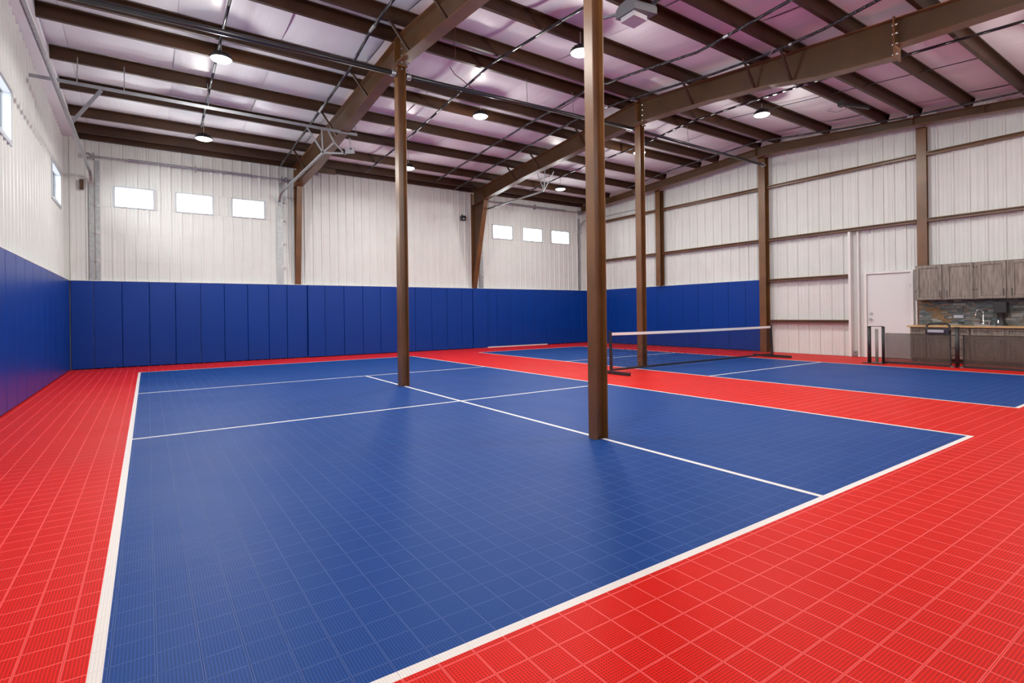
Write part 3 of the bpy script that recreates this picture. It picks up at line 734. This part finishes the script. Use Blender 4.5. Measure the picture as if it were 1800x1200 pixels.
# ================================================================ kitchen run on the gable wall
XB = 14.905
def shaker(parent, name, y0, y1, z0, z1, xf, rail=.055, handle=None, hname='handle'):
    """door or drawer front facing -x with frame proud of a recessed panel"""
    mb = MB()
    mb.box(xf, xf+.02, y0, y0+rail, z0, z1).box(xf, xf+.02, y1-rail, y1, z0, z1).box(xf, xf+.02, y0+rail, y1-rail, z0, z0+rail).box(xf, xf+.02, y0+rail, y1-rail, z1-rail, z1)
    b = .012   # bevelled inner edge
    mb.box(xf+.016, xf+.02, y0+rail, y1-rail, z0+rail, z1-rail)
    for (a0, a1, c0, c1) in ((y0+rail, y0+rail+b, z0+rail, z1-rail), (y1-rail-b, y1-rail, z0+rail, z1-rail), (y0+rail, y1-rail, z0+rail, z0+rail+b), (y0+rail, y1-rail, z1-rail-b, z1-rail)):
        mb.box(xf+.008, xf+.018, a0, a1, c0, c1)
    d = mb.build(name, M['cab'], parent)
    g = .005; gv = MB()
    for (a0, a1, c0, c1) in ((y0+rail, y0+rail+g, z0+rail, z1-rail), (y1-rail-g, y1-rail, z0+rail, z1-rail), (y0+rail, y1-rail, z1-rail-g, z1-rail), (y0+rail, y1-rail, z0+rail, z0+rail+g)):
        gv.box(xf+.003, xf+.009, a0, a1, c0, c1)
    gv.build('panel_shadow_line', M['cab_dark'], d)  # dark ring put in as the shadow line round the panel
    MB().box(xf+.0195, xf+.0219, y0-.006, y1+.006, z0-.006, z1+.006).build('door_backing', M['cab_dark'], d)  # oversize dark plate standing in for the shadow gap round the front
    if handle:
        (hy0, hz0), (hy1, hz1) = handle
        h = MB().cyl((xf-.03, hy0, hz0), (xf-.03, hy1, hz1), .006, 8)
        for u in (.12, .88):
            yy_ = hy0+(hy1-hy0)*u; zz = hz0+(hz1-hz0)*u; h.cyl((xf-.03, yy_, zz), (xf, yy_, zz), .005, 6)
        h.build('handle', M['black_metal'], d)
    return d
UF = 14.60
def upper(y0, y1, label, doors):
    t = thing('wall_cabinet', (14.8, (y0+y1)/2, 1.39), label, 'cabinet', 'upper cabinets')
    MB().box(UF+.022, XB-.02, y0+.001, y1-.001, 1.392, 2.185).build('body', M['cab'], t)
    for (a, b, hy) in doors:
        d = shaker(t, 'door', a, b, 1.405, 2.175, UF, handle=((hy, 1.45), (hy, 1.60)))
        hg = b-.0 if abs(hy-a) < abs(hy-b) else a
        s = 1 if hg == b else -1
        for z in (1.60, 2.08): MB().box(UF+.012, UF+.022, hg+s*.004, hg+s*.022, z-.012, z+.012).build('hinge', M['black_metal'], d)
    return t
upper(4.31, 4.83, 'grey wood upper cabinet beside the white door', [(4.335, 4.815, 4.36)])
upper(3.765, 4.309, 'grey wood upper cabinet second from the white door', [(3.79, 4.255, 4.23)])
upper(2.68, 3.764, 'grey wood double upper cabinet above the black dispenser', [(3.26, 3.715, 3.29), (2.70, 3.185, 3.16)])
LF = 14.35
def lower(y0, y1, label, doors, drawers, stile=.0):
    t = thing('base_cabinet', (14.6, (y0+y1)/2, 0), label, 'cabinet', 'base cabinets')
    MB().box(LF+.022, XB-.02, y0+.001, y1-.001, .09, .782).build('body', M['cab'], t)
    MB().box(LF+.08, XB-.02, y0+.001, y1-.001, .003, .09).build('toe_kick', M['cab_dark'], t)
    for a, b in drawers:
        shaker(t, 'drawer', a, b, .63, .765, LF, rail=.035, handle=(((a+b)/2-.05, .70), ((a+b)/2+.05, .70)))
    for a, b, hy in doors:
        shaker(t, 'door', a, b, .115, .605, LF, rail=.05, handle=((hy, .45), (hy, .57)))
    return t
lower(4.545, 4.86, 'narrow grey wood base cabinet at the white door end of the counter', [(4.565, 4.845, 4.59)], [(4.565, 4.845)])
lower(4.0, 4.544, 'grey wood base cabinet second from the white door', [(4.02, 4.525, 4.50)], [(4.02, 4.525)])
lower(3.785, 3.999, 'narrowest grey wood base cabinet, behind the middle gate post', [(3.80, 3.985, 3.83)], [(3.80, 3.985)])
lower(3.225, 3.784, 'wide grey wood base cabinet under the sink tap', [(3.245, 3.765, 3.28)], [(3.245, 3.765)])
lower(2.45, 3.224, 'grey wood base cabinet at the far end of the counter', [(2.84, 3.20, 2.87), (2.47, 2.83, 2.80)], [(2.47, 3.20)])
ct = MB().box(14.295, XB-.02, 2.40, 4.90, .785, .825).build('countertop', M['counter'], bevel=.006)
tag(ct, 'light butcher block countertop on the grey base cabinets', 'countertop')
# stacked stone backsplash
bs = thing('stone_backsplash', (14.93, 3.6, .83), 'stacked slate backsplash between the counter and the upper cabinets', 'backsplash')
MB().box(14.876, 14.888, 2.45, 4.84, .826, 1.388).build('backing', M['cab_dark'], bs)
rz = .828; sm = {}
rows_ = 15; rh = (1.386-.828)/rows_
for r in range(rows_):
    y = 4.84; 
    while y > 2.48:
        Ls = random.choice([.07, .10, .13, .18, .22]); y0 = max(2.46, y-Ls)
        dpt = random.uniform(.008, .03); ci = random.choices(range(6), [5, 4, 3, .25, 1.3, 4])[0]
        if y > 4.35 and random.random() < .7 and abs((y-4.35)/.49 - r/rows_) < .35: ci = 3
        MB().box(14.877-dpt, 14.877, y0+.0015, y-.0015, rz+r*rh+.001, rz+(r+1)*rh-.001).build('stone', STONE[ci], bs)
        y = y0
# tap
t = thing('sink_tap', (14.75, 3.66, .825), 'chrome gooseneck tap standing behind the counter sink', 'tap')
MB().lathe((14.75, 3.66, .825), [(.0, .0), (.035, .0), (.03, .05), (.016, .07), (.014, .26)], 14).build('base', M['chrome'], t, smooth=True)
arc = [(14.75, 3.66, 1.08)] + [(14.75-.06+.06*math.cos(a_), 3.66+.05*(1-math.cos(a_)), 1.08+.09*math.sin(a_)) for a_ in [PI*i/8 for i in range(9)]] + [(14.63, 3.76, 1.02)]
MB().tube(arc, .012, 10).build('spout', M['chrome'], t, smooth=True)
for dy in (-.09, .09): MB().cyl((14.75, 3.66+dy, .825), (14.75, 3.66+dy, .90), .016, 10).build('handle', M['chrome'], t)
# steel sink rim
t = thing('kitchen_sink', (14.6, 3.5, .826), 'stainless sink rim set in the wooden counter', 'sink')
MB().box(14.42, 14.70, 3.28, 3.30, .826, .832).box(14.42, 14.70, 3.72, 3.74, .826, .832).box(14.42, 14.44, 3.30, 3.72, .826, .832).box(14.68, 14.70, 3.30, 3.72, .826, .832).build('rim', M['silver'], t)
MB().box(14.44, 14.68, 3.30, 3.72, .8255, .828).build('bowl', M['grey_plastic'], t)
# black dispenser / grinder on counter
t = thing('counter_dispenser', (14.72, 3.36, .825), 'black countertop dispenser with square head over a narrow waist beside the tap', 'dispenser')
MB().box(14.63, 14.84, 3.26, 3.47, 1.09, 1.315).build('head', M['black'], t, bevel=.012)
MB().lathe((14.74, 3.37, .825), [(0, 0), (.10, 0), (.10, .02), (.07, .06), (.055, .12), (.055, .19), (.075, .265)], 18).build('stand', M['black'], t, smooth=True)
MB().lathe((14.665, 3.40, .85), [(0, 0), (.018, 0), (.02, .04), (.008, .09), (0, .1)], 12).build('silver_lever', M['chrome'], t, smooth=True)
# outlet plate and dark knob in the splash
tag(MB().box(14.835, 14.85, 4.02, 4.19, .985, 1.05).box(14.83, 14.835, 4.05, 4.16, .995, 1.04).build('outlet_plate', M['silver']), 'silver outlet plate in the slate backsplash', 'outlet')
tag(MB().box(14.83, 14.85, 4.01, 4.11, .855, .90).box(14.825, 14.83, 4.03, 4.09, .865, .89).build('socket_cover', M['black']), 'dark socket cover low in the slate backsplash', 'outlet')

# ================================================================ retractable mesh gates
t = thing('mesh_gate', (13.5, 4.6, 0), 'dark see-through retractable gate standing in front of the white door', 'gate')
def post(parent, x, y, r, z1):
    MB().cyl((x, y, .01), (x, y, z1), r, 16).build('post', M['black_metal'], parent, smooth=True)
    MB().cyl((x, y, z1), (x, y, z1+.012), r+.006, 16).build('post_cap', M['black'], parent)
post(t, 13.30, 5.27, .035, .81); post(t, 13.47, 5.06, .030, .80)
MB().bar((13.30, 5.27, .822), (13.47, 5.06, .822), .05, .012).build('top_bracket', M['black_metal'], t)
MB().cyl((13.42, 5.17, .03), (13.42, 5.17, .76), .03, 12).build('mesh_roll', mat('pale_roll', (.30, .28, .25), .7), t, smooth=True)
MB().box(13.20, 13.58, 4.98, 5.38, .001, .016).build('base_plate', M['black_metal'], t)
MB().box(13.515, 13.519, 3.885, 5.04, .045, .665).build('mesh_screen', M['mesh'], t)
MB().box(13.50, 13.535, 3.885, 5.04, .002, .045).build('bottom_rail', M['black_metal'], t)
MB().box(13.512, 13.522, 3.885, 5.04, .664, .670).build('top_edge', M['cab_dark'], t)
MB().box(13.50, 13.535, 3.868, 3.885, .002, .68).build('end_bar', M['black_metal'], t)
t = thing('mesh_gate', (13.5, 3.0, 0), 'dark see-through retractable gate standing in front of the sink cabinets', 'gate')
post(t, 13.47, 3.755, .036, .81)
for dy in (-.075, .075): MB().cyl((13.45, 3.755+dy, .001), (13.45, 3.755+dy, .03), .032, 12).build('foot', M['grey_plastic'], t)
MB().box(13.44, 13.50, 3.66, 3.85, .02, .035).build('foot_bar', M['black_metal'], t)
for z in (.10, .25, .40): MB().cyl((13.47, 3.69, z), (13.47, 3.87, z), .008, 8).build('latch', M['black_metal'], t)
MB().box(13.515, 13.519, 1.9, 3.66, .045, .655).build('mesh_screen', M['mesh'], t)
MB().box(13.50, 13.535, 1.9, 3.66, .002, .045).build('bottom_rail', M['black_metal'], t)
MB().box(13.512, 13.522, 1.9, 3.66, .654, .660).build('top_edge', M['cab_dark'], t)
MB().box(13.50, 13.535, 3.66, 3.675, .002, .665).build('end_bar', M['black_metal'], t)
MB().box(13.42, 13.60, 1.80, 1.9, .002, .80).build('housing', M['black_metal'], t)
# black carrier on top of the gate edge
t = thing('equipment_carrier', (13.55, 4.07, .672), 'black carrier with arched handle and silver front on the top edge of the mesh gate', 'carrier')
fr_ = MB(); yc0, yc1 = 3.88, 4.28
arcp = [(13.515, yc0, .675), (13.515, yc0+.005, .83), (13.515, yc0+.03, .875), (13.515, yc0+.07, .888), (13.515, yc1-.07, .888), (13.515, yc1-.03, .875), (13.515, yc1-.005, .83), (13.515, yc1, .675)]
fr_.tube(arcp, .018, 8).build('handle_frame', M['black'], t, smooth=True)
MB().box(13.48, 13.60, yc0+.01, yc1-.01, .673, .79).build('body', M['black'], t, bevel=.01)
MB().box(13.465, 13.48, yc0+.09, yc1-.03, .70, .76).build('silver_front', M['silver'], t, bevel=.006)
MB().cyl((13.48, yc0+.05, .745), (13.462, yc0+.05, .745), .013, 10).build('knob', M['chrome'], t)
MB().box(13.49, 13.50, yc0+.06, yc0+.10, .645, .675).box(13.49, 13.50, yc1-.10, yc1-.06, .645, .675).build('hook', M['black'], t)

# ================================================================ portable net
t = thing('court_net', (10.4, 7.52, 0), 'portable court net with white top tape and black frame across the far court', 'net')
xa, ya, xb, yb_ = 7.47, 7.49, 13.35, 7.55
top = lambda u: .805 - .012*4*u*(1-u)*1.0
for (px, py, hx) in ((xa, ya, xa), (xb, yb_, xb)):
    lean = .0 if px == xa else -.04
    MB().bar((px+.02, py, .05), (px+lean, py, .825), .045, .045, up=(0, 1, 0)).build('post', M['black_metal'], t)
    MB().box(px-.03, px+.03, py-.50, py+.50, .002, .062).build('foot', M['black_metal'], t)
    MB().box(px-.02, px+.02, py-.02, py+.02, .825, .835).build('post_cap', M['black'], t)
MB().bar((xa, ya, .075), (xb, yb_, .075), .035, .035).build('bottom_bar', M['black_metal'], t)
tp = MB(); NS = 24
for i in range(NS):
    u, v = i/NS, (i+1)/NS
    xu, xv = xa+.04+(xb-xa-.09)*u, xa+.04+(xb-xa-.09)*v; yu, yv = ya+(yb_-ya)*u, ya+(yb_-ya)*v
    for s in (1,):
        tp.quad_box([(xu, yu-.006, top(u)-.055), (xv, yv-.006, top(v)-.055), (xv, yv+.006, top(v)-.055), (xu, yu+.006, top(u)-.055), (xu, yu-.006, top(u)), (xv, yv-.006, top(v)), (xv, yv+.006, top(v)), (xu, yu+.006, top(u))])
tp.build('top_tape', M['tape'], t)
nt = MB(); nv = 118
for i in range(nv+1):
    u = i/nv; xx = xa+.04+(xb-xa-.09)*u; yy_ = ya+(yb_-ya)*u
    nt.box(xx-.0027, xx+.0027, yy_-.001, yy_+.001, .09, top(u)-.05)
for k in range(15):
    z = .10+.045*k
    nt.quad_box([(xa+.04, ya-.001, z), (xb-.05, yb_-.001, z), (xb-.05, yb_+.001, z), (xa+.04, ya+.001, z), (xa+.04, ya-.001, z+.0048), (xb-.05, yb_-.001, z+.0048), (xb-.05, yb_+.001, z+.0048), (xa+.04, ya+.001, z+.0048)])
nn = nt.build('net_mesh', M['black'], t); nn['kind'] = 'stuff'
